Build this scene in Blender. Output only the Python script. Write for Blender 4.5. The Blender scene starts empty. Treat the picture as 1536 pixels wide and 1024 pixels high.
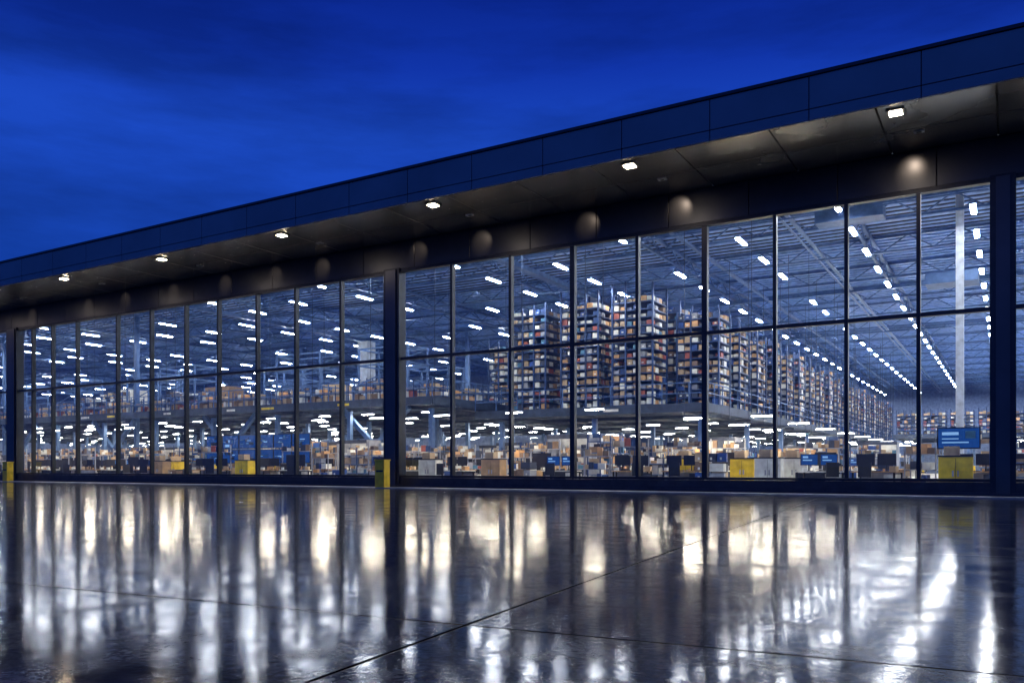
import bpy, math, random
from mathutils import Vector
random.seed(11)
scene=bpy.context.scene
scene.view_settings.view_transform='Standard'
try: scene.view_settings.look='None'
except Exception: pass
scene.view_settings.exposure=0

# ---------------------------------------------------------------- materials
def nn(nt,t,**k):
    n=nt.nodes.new(t)
    for a,b in k.items(): setattr(n,a,b)
    return n
def mat(name,col,rough=.5,metal=0.,var=.25,scale=3.,emit=None,es=0.,bump=0.,spec=None):
    m=bpy.data.materials.new(name); m.use_nodes=True
    nt=m.node_tree; b=nt.nodes['Principled BSDF']
    b.inputs['Roughness'].default_value=rough
    b.inputs['Metallic'].default_value=metal
    if spec is not None: b.inputs['Specular IOR Level'].default_value=spec
    tc=nn(nt,'ShaderNodeTexCoord')
    n=nn(nt,'ShaderNodeTexNoise'); n.inputs['Scale'].default_value=scale; n.inputs['Detail'].default_value=4
    nt.links.new(tc.outputs['Object'],n.inputs['Vector'])
    r=nn(nt,'ShaderNodeValToRGB')
    lo=[c*(1-var) for c in col]; hi=[min(1,c*(1+var)) for c in col]
    r.color_ramp.elements[0].position=.3; r.color_ramp.elements[1].position=.7
    r.color_ramp.elements[0].color=(*lo,1); r.color_ramp.elements[1].color=(*hi,1)
    nt.links.new(n.outputs['Fac'],r.inputs['Fac'])
    nt.links.new(r.outputs['Color'],b.inputs['Base Color'])
    if emit:
        b.inputs['Emission Color'].default_value=(*emit,1); b.inputs['Emission Strength'].default_value=es
        try: m.cycles.emission_sampling='FRONT' if es>5 else 'NONE'
        except Exception: pass
    if bump:
        bp=nn(nt,'ShaderNodeBump'); bp.inputs['Strength'].default_value=bump; bp.inputs['Distance'].default_value=.01
        nt.links.new(n.outputs['Fac'],bp.inputs['Height']); nt.links.new(bp.outputs['Normal'],b.inputs['Normal'])
    return m
M={}
M['frame']=mat('frame_black_aluminium',(.012,.017,.03),.4,.3)
M['panel']=mat('dark_metal_panel',(.05,.055,.07),.34,.5,.2,.6)
M['fascia']=mat('fascia_panel',(.18,.20,.23),.5,.2,.14,.4)
M['soffit']=mat('soffit_panel',(.14,.14,.145),.25,.5,.3,.5)
M['dark']=mat('joint_dark',(.004,.005,.008),.8)
M['plinth']=mat('plinth',(.025,.03,.045),.5,.3)
M['deck']=mat('roof_deck',(.16,.29,.60),.5,.1)
M['steel']=mat('steel_blue_grey',(.10,.18,.36),.45,.3)
M['white']=mat('white_paint',(.6,.66,.75),.5)
M['ifloor']=mat('interior_floor',(.50,.48,.45),.3,0,.15,.4)
M['wall']=mat('interior_wall',(.16,.22,.38),.7)
M['mezz']=mat('mezzanine_steel',(.05,.07,.11),.5,.3)
M['yellow']=mat('safety_yellow',(.85,.56,.03),.45)
M['black']=mat('black_plastic',(.015,.016,.02),.4)
M['wood']=mat('wood',(.50,.31,.15),.55)
M['card']=mat('cardboard',(.53,.38,.23),.8)
M['card2']=mat('cardboard_dark',(.25,.16,.10),.8)
M['orange']=mat('orange_box',(.70,.38,.16),.5)
M['red']=mat('red_box',(.38,.10,.07),.5)
M['blue']=mat('blue_crate',(.04,.09,.28),.4)
M['teal']=mat('teal_box',(.08,.20,.30),.5)
M['grey']=mat('grey_box',(.34,.35,.39),.6)
M['dgrey']=mat('dark_grey_box',(.05,.06,.09),.6)
M['paper']=mat('white_carton',(.84,.79,.70),.7)
M['rackblue']=mat('rack_steel',(.04,.075,.18),.4,.3)
M['screen']=mat('blue_screen',(.01,.02,.05),.2,0,.6,4,(.02,.11,.45),.4)
M['screen2']=mat('pale_screen',(.01,.02,.05),.2,0,.2,3,(.3,.55,.9),.8)
M['cool']=mat('high_bay_light',(.9,.9,.9),.5,0,0,3,(1,.975,.93),175)
M['warm']=mat('tube_light_warm',(.9,.9,.9),.5,0,0,3,(1,.83,.60),270)
M['down']=mat('downlight_lens',(.9,.9,.9),.5,0,0,3,(1,.80,.55),120)
M['conc']=mat('pavement_concrete',(.24,.25,.27),.45,0,.3,2,bump=.3)

g=bpy.data.materials.new('window_glass'); g.use_nodes=True; nt=g.node_tree; nt.nodes.clear()
out=nn(nt,'ShaderNodeOutputMaterial'); tr=nn(nt,'ShaderNodeBsdfTransparent'); gl=nn(nt,'ShaderNodeBsdfGlossy')
tr.inputs['Color'].default_value=(.86,.92,1,1); gl.inputs['Roughness'].default_value=.01; gl.inputs['Color'].default_value=(.8,.9,1,1)
fr=nn(nt,'ShaderNodeFresnel'); fr.inputs['IOR'].default_value=1.5
mx=nn(nt,'ShaderNodeMixShader')
nt.links.new(fr.outputs[0],mx.inputs[0]); nt.links.new(tr.outputs[0],mx.inputs[1]); nt.links.new(gl.outputs[0],mx.inputs[2]); nt.links.new(mx.outputs[0],out.inputs[0])
M['glass']=g

# ---------------------------------------------------------------- mesh helpers
FACES=[(0,3,2,1),(4,5,6,7),(0,1,5,4),(1,2,6,5),(2,3,7,6),(3,0,4,7)]
EM=('cool','warm','down')
def mesh_boxes(name,boxes):
    vs=[];fs=[];mi=[];names=[]
    for b in boxes:
        x0,x1,y0,y1,z0,z1,m=b[:7]
        if m not in names: names.append(m)
        k=len(vs)
        pts=[(x0,y0,z0),(x1,y0,z0),(x1,y1,z0),(x0,y1,z0),(x0,y0,z1),(x1,y0,z1),(x1,y1,z1),(x0,y1,z1)]
        if len(b)>7 and b[7]:
            a=b[7];cx=(x0+x1)/2;cy=(y0+y1)/2;c,s=math.cos(a),math.sin(a)
            pts=[(cx+(p[0]-cx)*c-(p[1]-cy)*s,cy+(p[0]-cx)*s+(p[1]-cy)*c,p[2]) for p in pts]
        vs+=pts
        for f in (FACES[:1] if m in EM else FACES): fs.append(tuple(k+i for i in f)); mi.append(names.index(m))
    me=bpy.data.meshes.new(name); me.from_pydata(vs,[],fs)
    for n in names: me.materials.append(M[n])
    me.polygons.foreach_set('material_index',mi); me.update()
    return me
def link(name,me,parent=None,loc=(0,0,0),rz=0):
    o=bpy.data.objects.new(name,me); scene.collection.objects.link(o); o.location=loc; o.rotation_euler[2]=rz
    if parent: o.parent=parent
    return o
def boxes(name,bs,parent=None,bevel=0):
    o=link(name,mesh_boxes(name,bs),parent)
    if bevel:
        m=o.modifiers.new('bevel','BEVEL'); m.width=bevel; m.segments=2; m.limit_method='ANGLE'
    return o
def empty(name):
    o=bpy.data.objects.new(name,None); scene.collection.objects.link(o); return o
def beam_mesh(name,segs,mname,r=.03):
    vs=[];fs=[]
    for a,b,rr in segs:
        a=Vector(a);b=Vector(b);d=(b-a).normalized()
        up=Vector((0,0,1)) if abs(d.z)<.95 else Vector((1,0,0))
        s=d.cross(up).normalized()*rr; t=d.cross(s).normalized()*rr
        k=len(vs)
        for p in (a,b):
            for q in (s+t,-s+t,-s-t,s-t): vs.append(tuple(p+q))
        fs+=[(k,k+1,k+2,k+3),(k+7,k+6,k+5,k+4)]+[(k+i,k+4+i,k+4+(i+1)%4,k+(i+1)%4) for i in range(4)]
    me=bpy.data.meshes.new(name); me.from_pydata(vs,[],fs); me.materials.append(M[mname]); me.update(); return me

# ---------------------------------------------------------------- building
B=empty('glass_warehouse_building')
XL,XR=-125,16
mull=[-2.51,-4.71,-7.08,-9.61,-12.26,-15.04,-17.95,-20.95,-27.4,-30.39,-33.13,-36.06,-38.7,-41.69,-44.8,-48.8,-51.4,-53.6]
mull+=[-59.5,-62.5,-65.5,-68.5,-71.5,2.6,5.2,7.8,10.4,13]
piers=[(-0.50,.2),(-24.67,-23.77),(-56.4,-55.2),(-76,-75)]
fr_=[]
for x in mull:
    w=.06 if x not in (-9.61,-15.04) else .1
    fr_.append((x-w,x+w,29.88,30.12,.52,9.86,'frame'))
for a,b in piers:
    fr_.append((a,b,29.78,30.3,0,9.98,'frame'))
    fr_.append((a+.16,b-.16,29.72,29.777,.1,9.9,'panel'))
ed=[XL]+[v for p in sorted(piers) for v in p]+[XR]
for i in range(0,len(ed),2):
    a,b=ed[i],ed[i+1]
    fr_.append((a,b,29.90,30.10,5.80,5.93,'frame'))
    fr_.append((a,b,29.86,30.14,9.80,9.93,'frame'))
    fr_.append((a,b,29.86,30.14,.47,.57,'frame'))
boxes('window_frames',fr_,B)
gls=[]
for i in range(0,len(ed),2):
    a,b=ed[i],ed[i+1]
    gls+= [(a,b,0,0,.57,9.8)]
vs=[];fs=[]
for a,b,_,_,z0,z1 in gls:
    ms=sorted([a]+[m for m in mull if a<m<b]+[b])
    for p,q in zip(ms,ms[1:]):
        for (u,v) in ((z0,5.8),(5.93,z1)):
            k=len(vs); t=random.uniform(-.004,.004); t2=random.uniform(-.003,.003)
            vs+=[(p,30+t,u),(q,30-t,u),(q,30-t+t2,v),(p,30+t+t2,v)]; fs.append((k,k+1,k+2,k+3))
me=bpy.data.meshes.new('glass'); me.from_pydata(vs,[],fs); me.materials.append(g); link('window_glass',me,B)
boxes('plinth',[(XL,XR,29.84,30.16,0,.46,'plinth'),(XL,XR,29.74,29.836,0,.14,'plinth')],B)
pb=[(XL,XR,29.97,30.3,9.935,11.25,'dark')]
x=XR
while x>XL:
    pb.append((x-2.975,x,29.9,29.966,9.95,11.19,'panel')); x-=3
boxes('wall_band',pb,B,.008)
cb=[(XL,XR,25.76,29.96,11.26,12.45,'dark')]
x=XR-.1
while x>XL:
    cb.append((x-2.974,x,25.69,25.757,11.55,12.5,'fascia'))
    cb.append((x-2.974,x,25.69,25.757,11.2,11.525,'fascia'))
    x-=3
cb.append((XL,XR,25.64,26.1,12.515,12.62,'frame'))
cb.append((XL,XR,26.1,45,12.46,12.52,'dark'))
x=XR-1.3
while x>XL:
    cb.append((x-2.95,x,25.77,27.9,11.2,11.255,'soffit'))
    cb.append((x-2.95,x,27.95,29.89,11.2,11.255,'soffit'))
    x-=3
boxes('canopy',cb,B,.006)
dl=[]
xs=[-2.8-8.25*i for i in range(13)]+[5.5,13.7]
for x in xs:
    dl.append((x-.24,x+.24,26.06,26.54,11.15,11.195,'frame'))
    dl.append((x-.17,x+.17,26.13,26.47,11.13,11.147,'down'))
    dl.append((x+.3,x+.6,28.1,28.3,11.16,11.197,'grey'))
    dl.append((x+.38,x+.52,28.15,28.25,11.15,11.158,'dark'))
boxes('canopy_downlights',dl,B)
for x in [-2.7,-10.6,-14.4,-19.4,-22.8,-28.6,-31.8,-35.5,-39.7,-44,-47.6,-53.6,3.5,8]:  # added spots without fixtures, standing in for downlight reflections on the wall band
    l=bpy.data.lights.new('added_wall_glow_spot','SPOT'); l.energy=60 if x in(-2.7,-10.6,-19.4,-28.6) else 48; l.color=(1,.74,.5); l.spot_size=math.radians(50); l.spot_blend=1; l.shadow_soft_size=.03
    o=bpy.data.objects.new('added_wall_glow_spot',l); scene.collection.objects.link(o); o.parent=B; o.location=(x,28.7,11.12)
    d=Vector((0,1.2,-.55)); o.rotation_euler=d.to_track_quat('-Z','Y').to_euler()

# ---------------------------------------------------------------- interior shell
YB=132; YL=84
boxes('interior_floor',[(XL,XR,30.17,YB,-.2,.02,'ifloor')],B)
boxes('interior_walls',[(XL,XR,YB,YB+.3,0,12.5,'wall'),(XL-.3,XL,30.3,YB,0,12.5,'wall'),(XR,XR+.3,30,YB,0,12.5,'wall'),(XL,-36,YL,YL+.3,0,12.5,'wall')],B)
rb=[(XL,XR,30.31,YB,12.55,12.7,'deck')]
y=30.6
while y<YB:
    rb.append((XL,XR,y,y+.3,12.44,12.547,'deck')); y+=.62 if y<80 else 1.24
boxes('roof_deck',rb,B)
seg=[]
for y in [33+6*i for i in range(17)]:
    zt,zb=12.35,11.6
    seg+=[((XL,y,zt),(XR,y,zt),.06),((XL,y,zb),(XR,y,zb),.05)]
    x=XL;s=0
    while x<XR:
        seg.append(((x,y,zt if s else zb),(x+1.15,y,zb if s else zt),.028)); x+=1.15; s=1-s
for x in [12.5-9.2*i for i in range(15)]:
    seg+=[((x,30.4,12.3),(x,YB,12.3),.08),((x,30.4,11.6),(x,YB,11.6),.06)]
    y=31;s=0
    while y<YB-2:
        seg.append(((x,y,12.3 if s else 11.6),(x,y+1.5,11.6 if s else 12.3),.03)); y+=1.5; s=1-s
link('roof_trusses',beam_mesh('roof_trusses',seg,'steel'),B)
pd=[]
for x,w,z in [(-8,.08,11.45),(-8.3,.05,11.4),(-13,.1,11.4),(-22,.2,11.3),(-33,.1,11.4),(-46,.2,11.3),(-60,.12,11.3),(-80,.2,11.2)]:
    pd.append((x-w,x+w,34,YB,z,z+w*1.2,'steel'))
for y,w in [(36,.06),(44,.08),(53,.2),(70,.15)]:
    pd.append((XL,XR,y,y+w,11.35,11.35+w,'steel'))
pd+=[(-6.9,-4.3,36,36.9,11.0,11.45,'steel'),(-3.4,-1.2,44,45.5,9.6,10.1,'steel')]
boxes('ducts_and_pipes',pd,B)
cs=[]
for x in (-1.75,-19.9,-38.3,-56.7,-75,-93):
    for y in (39.5,57,75,93,111):
        if x==-19.9 and y<80: continue
        if x==-1.75 and y>40: continue
        if x<-36 and y>YL: continue
        if x==-38.3 and y<50: continue
        cs.append((x-.15,x+.15,y-.15,y+.15,.02,12.3,'white' if x>-10 else 'steel'))
        cs.append((x-.3,x+.3,y-.3,y+.3,.02,.5,'yellow'))
boxes('columns',cs,B,.01)
sl=[]
for r in range(-3,27):
    x=-1.2-4.6*r
    y=33.6+(r%2)*.9
    while y<YB-3:
        lim= YL-2 if x<-36 else YB
        if y<lim and not (y<80 and random.random()<.05) and not (x<-28 and random.random()<.35):
            sl.append((x-.085,x+.085,y-.68,y+.68,11.12,11.16,'cool'))
            sl.append((x-.12,x+.12,y-.72,y+.72,11.162,11.24,'steel'))
        y+=4.05
sl=[b for b in sl if XL<b[0] and b[1]<XR]
boxes('high_bay_lights',sl,B)

# ---------------------------------------------------------------- mezzanine
def deck(x0,x1,y0,y1,z,railing=True,braces=False):
    bs=[(x0,x1,y0,y1,z-.12,z,'mezz')]
    bs.append((x0,x1,y0-.06,y0-.003,z-.45,z+.02,'mezz'))
    bs.append((x1+.003,x1+.06,y0,y1,z-.45,z+.02,'mezz'))
    x=x0+.5
    while x<x1: bs.append((x-.09,x+.09,y0+.01,y1,z-.42,z-.125,'mezz')); x+=3.1
    y=y0+3
    while y<y1: bs.append((x0,x1-.02,y-.08,y+.08,z-.62,z-.425,'mezz')); y+=6
    x=x1-.4
    while x>x0:
        y=y0+.5
        while y<y1:
            bs.append((x-.13,x+.13,y-.13,y+.13,.02,z-.63,'steel')); bs.append((x-.15,x+.15,y-.15,y+.15,.02,1.1,'yellow')); y+=9
        x-=6.2
    x=x0+1.2
    while x<x1-.6:
        y=y0+1.2
        while y<min(y1,y0+62):
            if random.random()<.82:
                jx=random.uniform(-.5,.5)
                bs.append((x+jx-.42,x+jx+.42,y-.09,y+.09,z-.8,z-.76,'warm')); bs.append((x+jx-.45,x+jx+.45,y-.12,y+.12,z-.757,z-.7,'mezz'))
            y+=4.6
        x+=4.0
    x=x0+2
    while x<x1-2:
        if random.random()<.35: bs.append((x,x+random.uniform(.4,1.2),y0-.075,y0-.063,z-.3,z-.16,random.choice(['yellow','paper','yellow'])))
        x+=3.3
    boxes('mezzanine_deck',bs,B)
    if railing:
        sg=[]
        for h in (.55,1.1):
            sg+=[((x0,y0,z+h),(x1,y0,z+h),.025),((x1,y0,z+h),(x1,y1,z+h),.025)]
        x=x0
        while x<x1: sg.append(((x,y0,z),(x,y0,z+1.1),.025)); x+=1.5
        y=y0
        while y<y1: sg.append(((x1,y,z),(x1,y,z+1.1),.025)); y+=1.5
        link('mezzanine_railing',beam_mesh('railing',sg,'steel'),B)
    if braces:
        sg=[]
        x=x1-5
        while x>x0:
            sg+=[((x,y0+1,0),(x,y0+1,2.2),.17),((x,y0+1,2.2),(x-2.6,y0+1,z-.45),.13),((x,y0+1,2.2),(x+2.6,y0+1,z-.45),.13)]
            x-=13
        link('branching_columns',beam_mesh('braces',sg,'steel'),B)
deck(-28,-13.6,42.5,128,4.3)
deck(XL+2,-28.1,38.2,YL-1,4.95,braces=True)
deck(-12,15,110,130,4.8)
tl=[]
for x in (-12,-9,9,12):
    y=36
    while y<110:
        tl.append((x-.5,x+.5,y-.09,y+.09,3.1,3.14,'warm')); tl.append((x-.53,x+.53,y-.12,y+.12,3.143,3.2,'mezz'))
        tl.append((x-.5,x-.48,y-.01,y+.01,3.2,11.6,'mezz')); tl.append((x+.48,x+.5,y-.01,y+.01,3.2,11.6,'mezz'))
        y+=7
for x in [-16-4.2*i for i in range(24)]:
    if random.random()<.7:
        y=34
        tl.append((x-.45,x+.45,y-.08,y+.08,3.5,3.54,'warm')); tl.append((x-.48,x+.48,y-.11,y+.11,3.543,3.6,'mezz'))
        tl.append((x-.45,x-.43,y-.01,y+.01,3.6,11.6,'mezz')); tl.append((x+.43,x+.45,y-.01,y+.01,3.6,11.6,'mezz'))
boxes('pendant_task_lights',tl,B)

# ---------------------------------------------------------------- racks
COL=['card','paper','orange','card','card2','grey','blue','paper','grey','card','dgrey','dgrey','rackblue','card','wood','paper','card2','teal','paper','red','dgrey','orange','card','paper']
def rack(H,w=2.4,d=2.2,lev=.44):
    bs=[]
    for sx in (-w/2,-w/6,w/6,w/2):
        for sy in (-d/2,d/2):
            bs.append((sx-.045,sx+.045,sy-.045,sy+.045,0,H+random.uniform(.05,.5),'rackblue'))
    z=.05
    while z<H-.3:
        bs.append((-w/2,w/2,-d/2+.01,d/2-.01,z,z+.06,'rackblue'))
        n=6
        for a in range(n):
            for b in range(4):
                if 0<a<n-1 and 0<b<3: continue
                if random.random()<.14: continue
                cw=w/n; cd=d/4
                x0=-w/2+a*cw+random.uniform(.02,.05); x1=-w/2+(a+1)*cw-random.uniform(.02,.08)
                y0=-d/2+b*cd+random.uniform(.02,.12); y1=-d/2+(b+1)*cd-.03
                bs.append((x0,x1,y0,y1,z+.062,z+.07+random.uniform(.14,lev-.1),random.choice(COL)))
                if random.random()<.3:
                    zc=z+.14; xm=(x0+x1)/2
                    bs.append((xm-.06,xm+.06,y0-.008,y0-.002,zc,zc+.07,'paper'))
        z+=lev
    return mesh_boxes('storage_rack',bs)
RV=[rack(h) for h in (4.4,5.0,6.5,6.1,5.7,5.2)]
def put_rack(x,y,z,v): link('storage_rack',RV[v],None,(x,y,z))
y=46.4;i=0
while y<126:
    put_rack(-14.95,y,4.302,[5,1,1,5,1][i%5]); i+=1; y+=4.1
for cx,vv in ((-17.9,2),(-21.3,2),(-25.2,3)):
    y=44.2+random.uniform(0,.8);i=0
    while y<80:
        if not(i==2 and cx==-21.3): put_rack(cx+random.uniform(-.15,.15),y,4.302,[vv,3,4,2,5][i%5] if i else vv)
        i+=1; y+=4.1
put_rack(-29.9,50,4.952,0); put_rack(-30.2,54,4.952,5); put_rack(-33.5,56,4.952,0)
RS=rack(2.6)
for x in [-10.5+2.9*i for i in range(9)]: link('storage_rack',RS,None,(x,112,4.802))

def shelf(w=3.2,d=.6,H=1.0,lev=.48):
    bs=[]
    for sx in (-w/2,-w/6,w/6,w/2):
        for sy in (-d/2,d/2): bs.append((sx-.025,sx+.025,sy-.025,sy+.025,0,H+.08,'rackblue'))
    z=.08
    while z<H:
        bs.append((-w/2,w/2,-d/2+.01,d/2-.01,z,z+.035,'steel'))
        x=-w/2+.05
        while x<w/2-.2:
            ww=random.uniform(.12,.5)
            if random.random()<.8: bs.append((x,min(x+ww-.03,w/2-.03),-d/2+.03+random.uniform(0,.15),d/2-.04,z+.037,z+.04+random.uniform(.1,lev-.08),random.choice(COL)))
            x+=ww
        z+=lev
    return mesh_boxes('shelving_unit',bs)
SV=[shelf(H=h) for h in (.95,1.0,1.4,1.9,2.3)]
x=-29.5
while x>-105:
    link('shelving_unit',random.choice(SV[:3]),None,(x,39.3,4.952))
    if random.random()<.7: link('shelving_unit',random.choice(SV[1:]),None,(x,43.5,4.952))
    if random.random()<.6: link('shelving_unit',random.choice(SV[2:]),None,(x+1,49,4.952))
    if random.random()<.6: link('shelving_unit',random.choice(SV[3:]),None,(x+1,58,4.952))
    x-=3.6
def gantry():
    sg=[]
    for x in (-2,2):
        for y in (-1,1): sg.append(((x,y,0),(x,y,3.6),.06))
    for z in (1.3,2.5,3.55):
        for y in (-1,1): sg.append(((-2,y,z),(2,y,z),.05))
        for x in (-2,2): sg.append(((x,-1,z),(x,1,z),.05))
    sg+=[((-2,-1,1.3),(2,-1,2.5),.03),((-2,1,2.5),(2,1,3.55),.03)]
    return beam_mesh('conveyor_gantry',sg,'steel')
GM=gantry()
for x,y in [(-34,42),(-41,41.6),(-47,46),(-54,42),(-61,44),(-70,43),(-80,44),(-38,52),(-50,55),(-65,55)]:
    link('conveyor_gantry',GM,None,(x,y,4.952))
mb=[(-40.5,-39.6,46,46.9,4.96,10.0,'white')]
for x,y,w,h,c in [(-47,50,2,2.6,'card'),(-58,48,3,2.8,'card2'),(-62,52,2,3.2,'wood'),(-69,47,3,3,'paper'),(-76,50,3,3,'card'),(-53,60,4,3,'grey')]:
    mb.append((x-w/2,x+w/2,y,y+1.5,4.96,4.96+h,c)); mb.append((x-w/2-.05,x+w/2+.05,y-.05,y-.003,4.96+h*.5,4.96+h*.53,'black')); mb.append((x-.03,x+.03,y-.05,y-.003,4.96,4.96+h*.5,'black'))
boxes('mezzanine_cabins',mb,B)

# ---------------------------------------------------------------- ground floor furniture
def desk(kind):
    s=[];w=1.6
    top='wood' if kind%2 else 'paper'
    s+=[(-w/2,w/2,-.4,.4,.72,.76,top)]
    for a in (-w/2+.04,w/2-.1):
        for b in (-.37,.31): s.append((a,a+.06,b,b+.06,0,.718,'black'))
    s.append((-w/2+.02,w/2-.02,.34,.36,.25,.70,'grey' if kind%2 else 'dgrey'))
    for mx in ((-.4,.35) if kind!=2 else (0,)):
        hw=.33 if kind!=2 else .5; hh=.42 if kind!=2 else .6
        s+=[(mx-.12,mx+.12,-.1,.1,.762,.78,'black'),(mx-.02,mx+.02,0,.03,.78,1.0,'black'),
            (mx-hw,mx+hw,-.03,-.002,.98,.98+hh,'black'),(mx-hw+.02,mx+hw-.02,-.036,-.032,1.0,.96+hh,'screen' if kind==0 else 'black')]
        if kind==0:
            s.append((mx-.25,mx+.1,-.042,-.038,1.15,1.19,'screen2')); s.append((mx-.25,mx-.05,-.042,-.038,1.25,1.32,'screen2'))
    s+=[(-.2,.25,-.3,-.15,.762,.785,'black'),(.5,.72,-.2,.1,.762,.95,random.choice(COL)),(-.72,-.6,-.3,-.1,.762,.9,'paper'),(.3,.36,-.25,-.19,.762,.86,'orange')]
    if kind in (2,3,5):
        for a in (-w/2,w/2-.05): s.append((a,a+.05,.3,.36,.762,2.2,'grey'))
        s.append((-w/2,w/2,.1,.38,1.75,1.78,'grey'))
        x=-w/2+.05
        while x<w/2-.3: 
            ww=random.uniform(.15,.3); s.append((x,x+ww-.02,.13,.35,1.782,1.8+random.uniform(.12,.35),random.choice(COL))); x+=ww
    s.append((.35,.72,-.3,.3,.05,.66,'paper' if kind<3 else 'dgrey'))
    for q in (.24,.44): s.append((.36,.71,-.306,-.302,q,q+.012,'black'))
    s+=[(-.25,.25,-1.05,-.58,.44,.52,'black'),(-.23,.23,-1.12,-1.06,.55,1.08,'black'),(-.03,.03,-.84,-.78,.08,.438,'grey'),
        (-.3,.3,-.83,-.79,.02,.078,'black'),(-.02,.02,-1.1,-.52,.021,.077,'black')]
    return mesh_boxes('computer_desk',s)
DV=[desk(k) for k in range(6)]
def stack(k):
    s=[(-.6,.6,-.5,.5,.1,.14,'wood')]
    for a in (-.55,-.05,.45): s.append((a,a+.1,-.5,.5,0,.098,'wood'))
    n=[1,2,3,2,4,4,3][k];z=.142
    for l in range(n):
        h=random.uniform(.25,.42)
        nx=random.choice([2,3])
        for ai in range(nx):
            a=-.58+ai*1.16/nx
            for b in (-.48,.01):
                if l==n-1 and random.random()<.45: continue
                s.append((a,a+1.16/nx-.03,b,b+.46,z,z+h*random.uniform(.75,1),random.choice(['card','card2','card2','paper','dgrey','wood','grey','dgrey','blue']),random.uniform(-.06,.06)))
                if random.random()<.5: s.append((a+.12,a+.2,b-.03,b-.022,z+h*.2,z+h*.45,'paper'))
        z+=h+.005
    return mesh_boxes('pallet_of_boxes',s)
PV=[stack(k) for k in range(7)]
def cart():
    s=[]
    for z in (.25,.8,1.35): s.append((-.55,.55,-.3,.3,z,z+.03,'grey'))
    for a in (-.55,.51):
        for b in (-.3,.26): s.append((a,a+.04,b,b+.04,.1,1.6,'grey')); s.append((a-.02,a+.06,b+.005,b+.035,0,.098,'black'))
    for z in (.282,.832,1.382):
        x=-.5
        while x<.3:
            ww=random.uniform(.15,.35); s.append((x,x+ww-.02,-.25,.2,z,z+random.uniform(.1,.4),random.choice(COL))); x+=ww
    return mesh_boxes('picking_cart',s)
TV=[cart(),cart()]
def booth(c):
    s=[(-1.1,1.1,.7,.76,0.05,2.5,c),(-1.16,-1.1,-.5,.76,.05,2.5,'grey'),(1.1,1.16,-.5,.76,.05,2.5,'grey'),(-1.09,1.09,-.2,.69,.85,.9,'wood'),(-1.09,1.09,-.18,-.15,.1,.848,'dgrey'),
       (-1.16,1.16,-.55,-.503,2.3,2.5,'dgrey'),(-1.05,1.05,.35,.69,1.6,1.63,'grey')]
    x=-1
    while x<.8:
        ww=random.uniform(.15,.4); s.append((x,x+ww-.03,.4,.68,1.632,1.65+random.uniform(.12,.4),random.choice(COL)))
        if random.random()<.6: s.append((x,x+ww-.05,.1,.5,.902,.92+random.uniform(.08,.35),random.choice(COL)))
        x+=ww
    s+=[(-.3,.25,.05,.08,1.0,1.36,'black'),(-.05,0,.081,.1,.9,1.1,'black')]
    return mesh_boxes('packing_booth',s)
BV=[booth('paper'),booth('card'),booth('paper')]
def sign(k):
    s=[(-.3,.3,-.2,.2,0,.05,'black'),(-.04,.04,-.03,.03,.05,1.3,'grey'),(-.65,.65,-.05,.03,1.25,1.98,'black'),(-.61,.61,-.058,-.052,1.29,1.94,'screen'),
       (-.5,.0,-.066,-.06,1.72,1.82,'screen2'),(-.5,.3,-.066,-.06,1.45,1.49,'screen2'),(-.5,.0,-.066,-.06,1.58,1.61,'screen2'),(.2,.5,-.066,-.06,1.6,1.85,'teal')]
    return mesh_boxes('display_screen',s)
GV=[sign(0)]
def cabinet(c):
    s=[(-.5,.5,-.3,.3,.06,1.25,c),(-.52,.52,-.32,.32,1.252,1.3,'black'),(-.45,.45,-.25,.25,0,.058,'black'),(-.005,.005,-.306,-.302,.1,1.2,'black'),
       (-.1,-.05,-.33,-.302,.6,.8,'grey'),(.05,.1,-.33,-.302,.6,.8,'grey'),(-.35,.1,-.2,.2,1.302,1.6,'card')]
    return mesh_boxes('storage_cabinet',s)
CV=[cabinet('yellow'),cabinet('dgrey'),cabinet('wood'),cabinet('paper')]
cnt=0
y=32.6
while y<(96):
    x=11.5 if y<50 else 9
    x-=random.uniform(0,2)
    while x>-58-y*.65:
        aisle=(-6.6<x<-.4 and y>36)
        far=y>60
        if not aisle and not (x<-36 and y>YL-3):
            r=random.random();loc=(x+random.uniform(-.3,.3),y+random.uniform(-.6,.6),.022)
            rz=random.choice([0,0,0,math.pi,math.pi,.3,-.25,.6,math.pi/2])
            if r<.54: link('computer_desk',random.choice(DV),None,loc,rz)
            elif r<.66: link('pallet_of_boxes',random.choice(PV),None,loc,random.uniform(-.2,.2))
            elif r<.77: link('picking_cart',random.choice(TV),None,loc,random.uniform(-.5,.5))
            elif r<.86: link('shelving_unit',random.choice(SV[2:]),None,loc,random.choice([0,0,math.pi/2]))
            elif r<.94 and y>35: link('packing_booth',random.choice(BV),None,loc,0)
            elif r<.955 and y>37: link('display_screen',GV[0],None,loc,random.uniform(-.3,.6))
            else: link('storage_cabinet',random.choice(CV),None,loc,0)
            cnt+=1
        x-=random.uniform(1.4,2.4) if not far else random.uniform(3.0,5)
    y+=2.4 if y<50 else 6
print('furniture',cnt)
link('storage_cabinet',CV[0],None,(-35.4,31.2,.022)); link('storage_cabinet',CV[0],None,(-1.5,31.2,.022)); link('display_screen',GV[0],None,(-1.45,31.9,.3))
vw=[]
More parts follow.
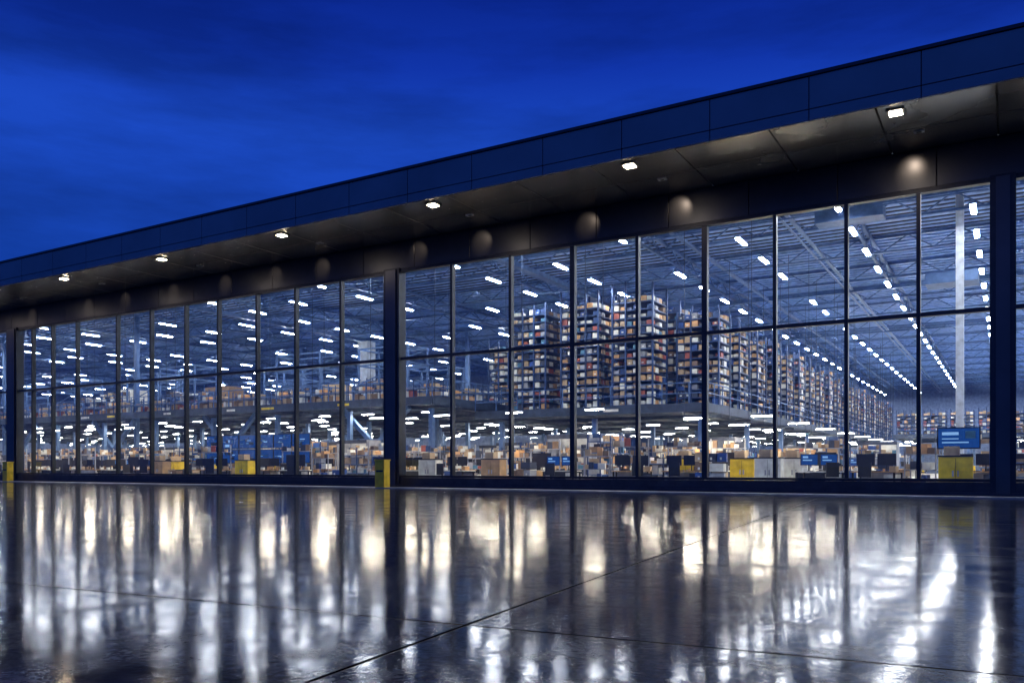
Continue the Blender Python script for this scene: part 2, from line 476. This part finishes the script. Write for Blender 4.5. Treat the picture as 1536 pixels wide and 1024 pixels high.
for i in range(6):
    for j in range(2):
        x=-41.4+i*1.42; z=1.15+j*.85
        vw.append((x,x+1.38,33.5,33.56,z,z+.81,'black')); vw.append((x+.04,x+1.34,33.49,33.497,z+.04,z+.77,'screen'))
        for q in range(8): 
            xx=x+.08+random.random()*.8; zz=z+.08+random.random()*.5
            vw.append((xx,xx+random.uniform(.08,.4),33.474-q*.002,33.475-q*.002,zz,zz+random.choice([.03,.05,.15]),random.choice(['dgrey','screen2','black','teal','black'])))
for x in (-41,-37.2,-33.4): vw.append((x-.06,x+.06,33.57,33.69,.02,2.8,'steel'))
boxes('video_wall',vw)

# ---------------------------------------------------------------- bollards
def bollard(x,y):
    boxes('yellow_bollard',[(x-.26,x+.26,y-.2,y+.2,.03,1.22,'yellow'),(x-.3,x+.3,y-.24,y+.24,0,.028,'black'),(x-.2,x+.2,y-.212,y-.203,.72,.8,'black'),(x-.285,x+.285,y-.225,y+.225,1.222,1.27,'yellow')],None,.02)
bollard(-24.0,28.9); bollard(-54.9,29.1)

# ---------------------------------------------------------------- ground
me=bpy.data.meshes.new('ground'); S=1500
me.from_pydata([(-S,-S,0),(S,-S,0),(S,S,0),(-S,S,0)],[],[(0,1,2,3)])
gm=bpy.data.materials.new('wet_polished_concrete'); gm.use_nodes=True; nt=gm.node_tree; b=nt.nodes['Principled BSDF']; L=nt.links.new
tc=nn(nt,'ShaderNodeTexCoord')
def noise(sc,det=5,rough=.6,vec=None):
    n=nn(nt,'ShaderNodeTexNoise'); n.inputs['Scale'].default_value=sc; n.inputs['Detail'].default_value=det; n.inputs['Roughness'].default_value=rough
    L(vec or tc.outputs['Object'],n.inputs['Vector']); return n.outputs['Fac']
def math_(op,a,b_=None,c=None):
    n=nn(nt,'ShaderNodeMath',operation=op)
    for i,v in enumerate((a,b_,c)):
        if v is None: continue
        if isinstance(v,(int,float)): n.inputs[i].default_value=v
        else: L(v,n.inputs[i])
    return n.outputs[0]
def ramp(f,p0,c0,p1,c1):
    n=nn(nt,'ShaderNodeMapRange'); n.inputs[1].default_value=p0;n.inputs[2].default_value=p1;n.inputs[3].default_value=c0;n.inputs[4].default_value=c1
    L(f,n.inputs[0]); return n.outputs[0]
big=noise(.35); mid=noise(2.2,8,.65); fine=noise(26,4,.6); med=noise(9,3,.5); wav=noise(1.6,2,.4); grit=noise(70,3,.6)
mp=nn(nt,'ShaderNodeMapping'); mp.vector_type='POINT'; mp.inputs['Rotation'].default_value=(0,0,math.radians(-5.6)); L(tc.outputs['Object'],mp.inputs[0])
sx=nn(nt,'ShaderNodeSeparateXYZ'); L(mp.outputs[0],sx.inputs[0])
def lines(o,off,per,w):
    a=math_('ADD',o,off+per*100); a=math_('MODULO',a,per); a=math_('SUBTRACT',a,per/2); a=math_('ABSOLUTE',a)
    a=math_('SUBTRACT',per/2,a); return ramp(a,w*.6,1,w,0)
jl=math_('MAXIMUM',lines(sx.outputs[0],2.36,9.2,.016),lines(sx.outputs[1],-4.36,5.75,.014))
cr=nn(nt,'ShaderNodeValToRGB'); cr.color_ramp.elements[0].position=.38; cr.color_ramp.elements[1].position=.64
cr.color_ramp.elements[0].color=(.014,.019,.028,1); cr.color_ramp.elements[1].color=(.062,.075,.098,1)
L(math_('ADD',math_('MULTIPLY',mid,.5),math_('ADD',math_('MULTIPLY',big,.2),math_('MULTIPLY',fine,.3))),cr.inputs[0])
mxc=nn(nt,'ShaderNodeMix',data_type='RGBA'); L(jl,mxc.inputs[0]); L(cr.outputs[0],mxc.inputs[6]); mxc.inputs[7].default_value=(.003,.004,.005,1)
L(mxc.outputs[2],b.inputs['Base Color'])
r=math_('ADD',ramp(mid,.40,.06,.64,.14),ramp(big,.4,0,.65,.02)); r=math_('ADD',r,math_('MULTIPLY',jl,.5)); r=math_('ADD',r,ramp(fine,.5,0,.75,.05))
L(r,b.inputs['Roughness'])
sp=ramp(mid,.40,.27,.60,.06); sp=math_('MULTIPLY',sp,ramp(fine,.38,1.25,.62,.35)); sp=math_('MULTIPLY',sp,math_('SUBTRACT',1,jl)); L(sp,b.inputs['Specular IOR Level'])
h=math_('ADD',math_('MULTIPLY',med,.0007),math_('MULTIPLY',fine,.00030)); h=math_('ADD',h,math_('MULTIPLY',wav,.0016)); h=math_('ADD',h,math_('MULTIPLY',grit,.00010)); h=math_('SUBTRACT',h,math_('MULTIPLY',jl,.004))
bp=nn(nt,'ShaderNodeBump'); bp.inputs['Strength'].default_value=1; bp.inputs['Distance'].default_value=1; L(h,bp.inputs['Height']); L(bp.outputs[0],b.inputs['Normal'])
b.inputs['IOR'].default_value=1.45
me.materials.append(gm); link('ground',me)
boxes('pavement',[(XL,XR,28.5,29.735,.0,.035,'conc')])

# ---------------------------------------------------------------- sky
w=bpy.data.worlds.new('World'); scene.world=w; w.use_nodes=True; nt=w.node_tree; L=nt.links.new
bg=nt.nodes['Background']
tc=nn(nt,'ShaderNodeTexCoord'); s=nn(nt,'ShaderNodeSeparateXYZ'); L(tc.outputs['Generated'],s.inputs[0])
cr=nn(nt,'ShaderNodeValToRGB'); e=cr.color_ramp.elements
e[0].position=0; e[0].color=(.002,.024,.2,1); e[1].position=1; e[1].color=(.002,.008,.1,1)
for p,c in ((.15,(.003,.032,.25)),(.24,(.008,.056,.43)),(.36,(.010,.062,.50)),(.43,(.005,.032,.36)),(.52,(.002,.013,.20))):
    n=e.new(p); n.color=(*c,1)
L(s.outputs[2],cr.inputs[0])
mp=nn(nt,'ShaderNodeMapping'); mp.inputs['Scale'].default_value=(1.0,1.0,5); mp.inputs['Location'].default_value=(1.3,4,0); L(tc.outputs['Generated'],mp.inputs[0])
n=nn(nt,'ShaderNodeTexNoise'); n.inputs['Scale'].default_value=2.8; n.inputs['Detail'].default_value=9; n.inputs['Roughness'].default_value=.6; L(mp.outputs[0],n.inputs['Vector'])
mr=nn(nt,'ShaderNodeMapRange'); mr.inputs[1].default_value=.35; mr.inputs[2].default_value=.62; mr.inputs[3].default_value=.66; mr.inputs[4].default_value=1.08; L(n.outputs['Fac'],mr.inputs[0])
vm=nn(nt,'ShaderNodeVectorMath',operation='SCALE'); L(cr.outputs[0],vm.inputs[0]); L(mr.outputs[0],vm.inputs['Scale'])
ag=nn(nt,'ShaderNodeMapRange'); ag.inputs[1].default_value=.1; ag.inputs[2].default_value=-1; ag.inputs[3].default_value=0; ag.inputs[4].default_value=1; L(s.outputs[1],ag.inputs[0])
am=nn(nt,'ShaderNodeVectorMath',operation='SCALE'); am.inputs[0].default_value=(.018,.065,.26); L(ag.outputs[0],am.inputs['Scale'])
ad=nn(nt,'ShaderNodeVectorMath',operation='ADD'); L(vm.outputs[0],ad.inputs[0]); L(am.outputs[0],ad.inputs[1])
L(ad.outputs[0],bg.inputs['Color']); bg.inputs['Strength'].default_value=1

# ---------------------------------------------------------------- camera
c=bpy.data.cameras.new('camera'); co=bpy.data.objects.new('camera',c); scene.collection.objects.link(co); scene.camera=co
co.location=(0,0,.94); co.rotation_euler=(math.pi/2,0,math.radians(30.85))
c.lens=29.23; c.sensor_width=36; c.shift_y=.1224; c.clip_end=4000
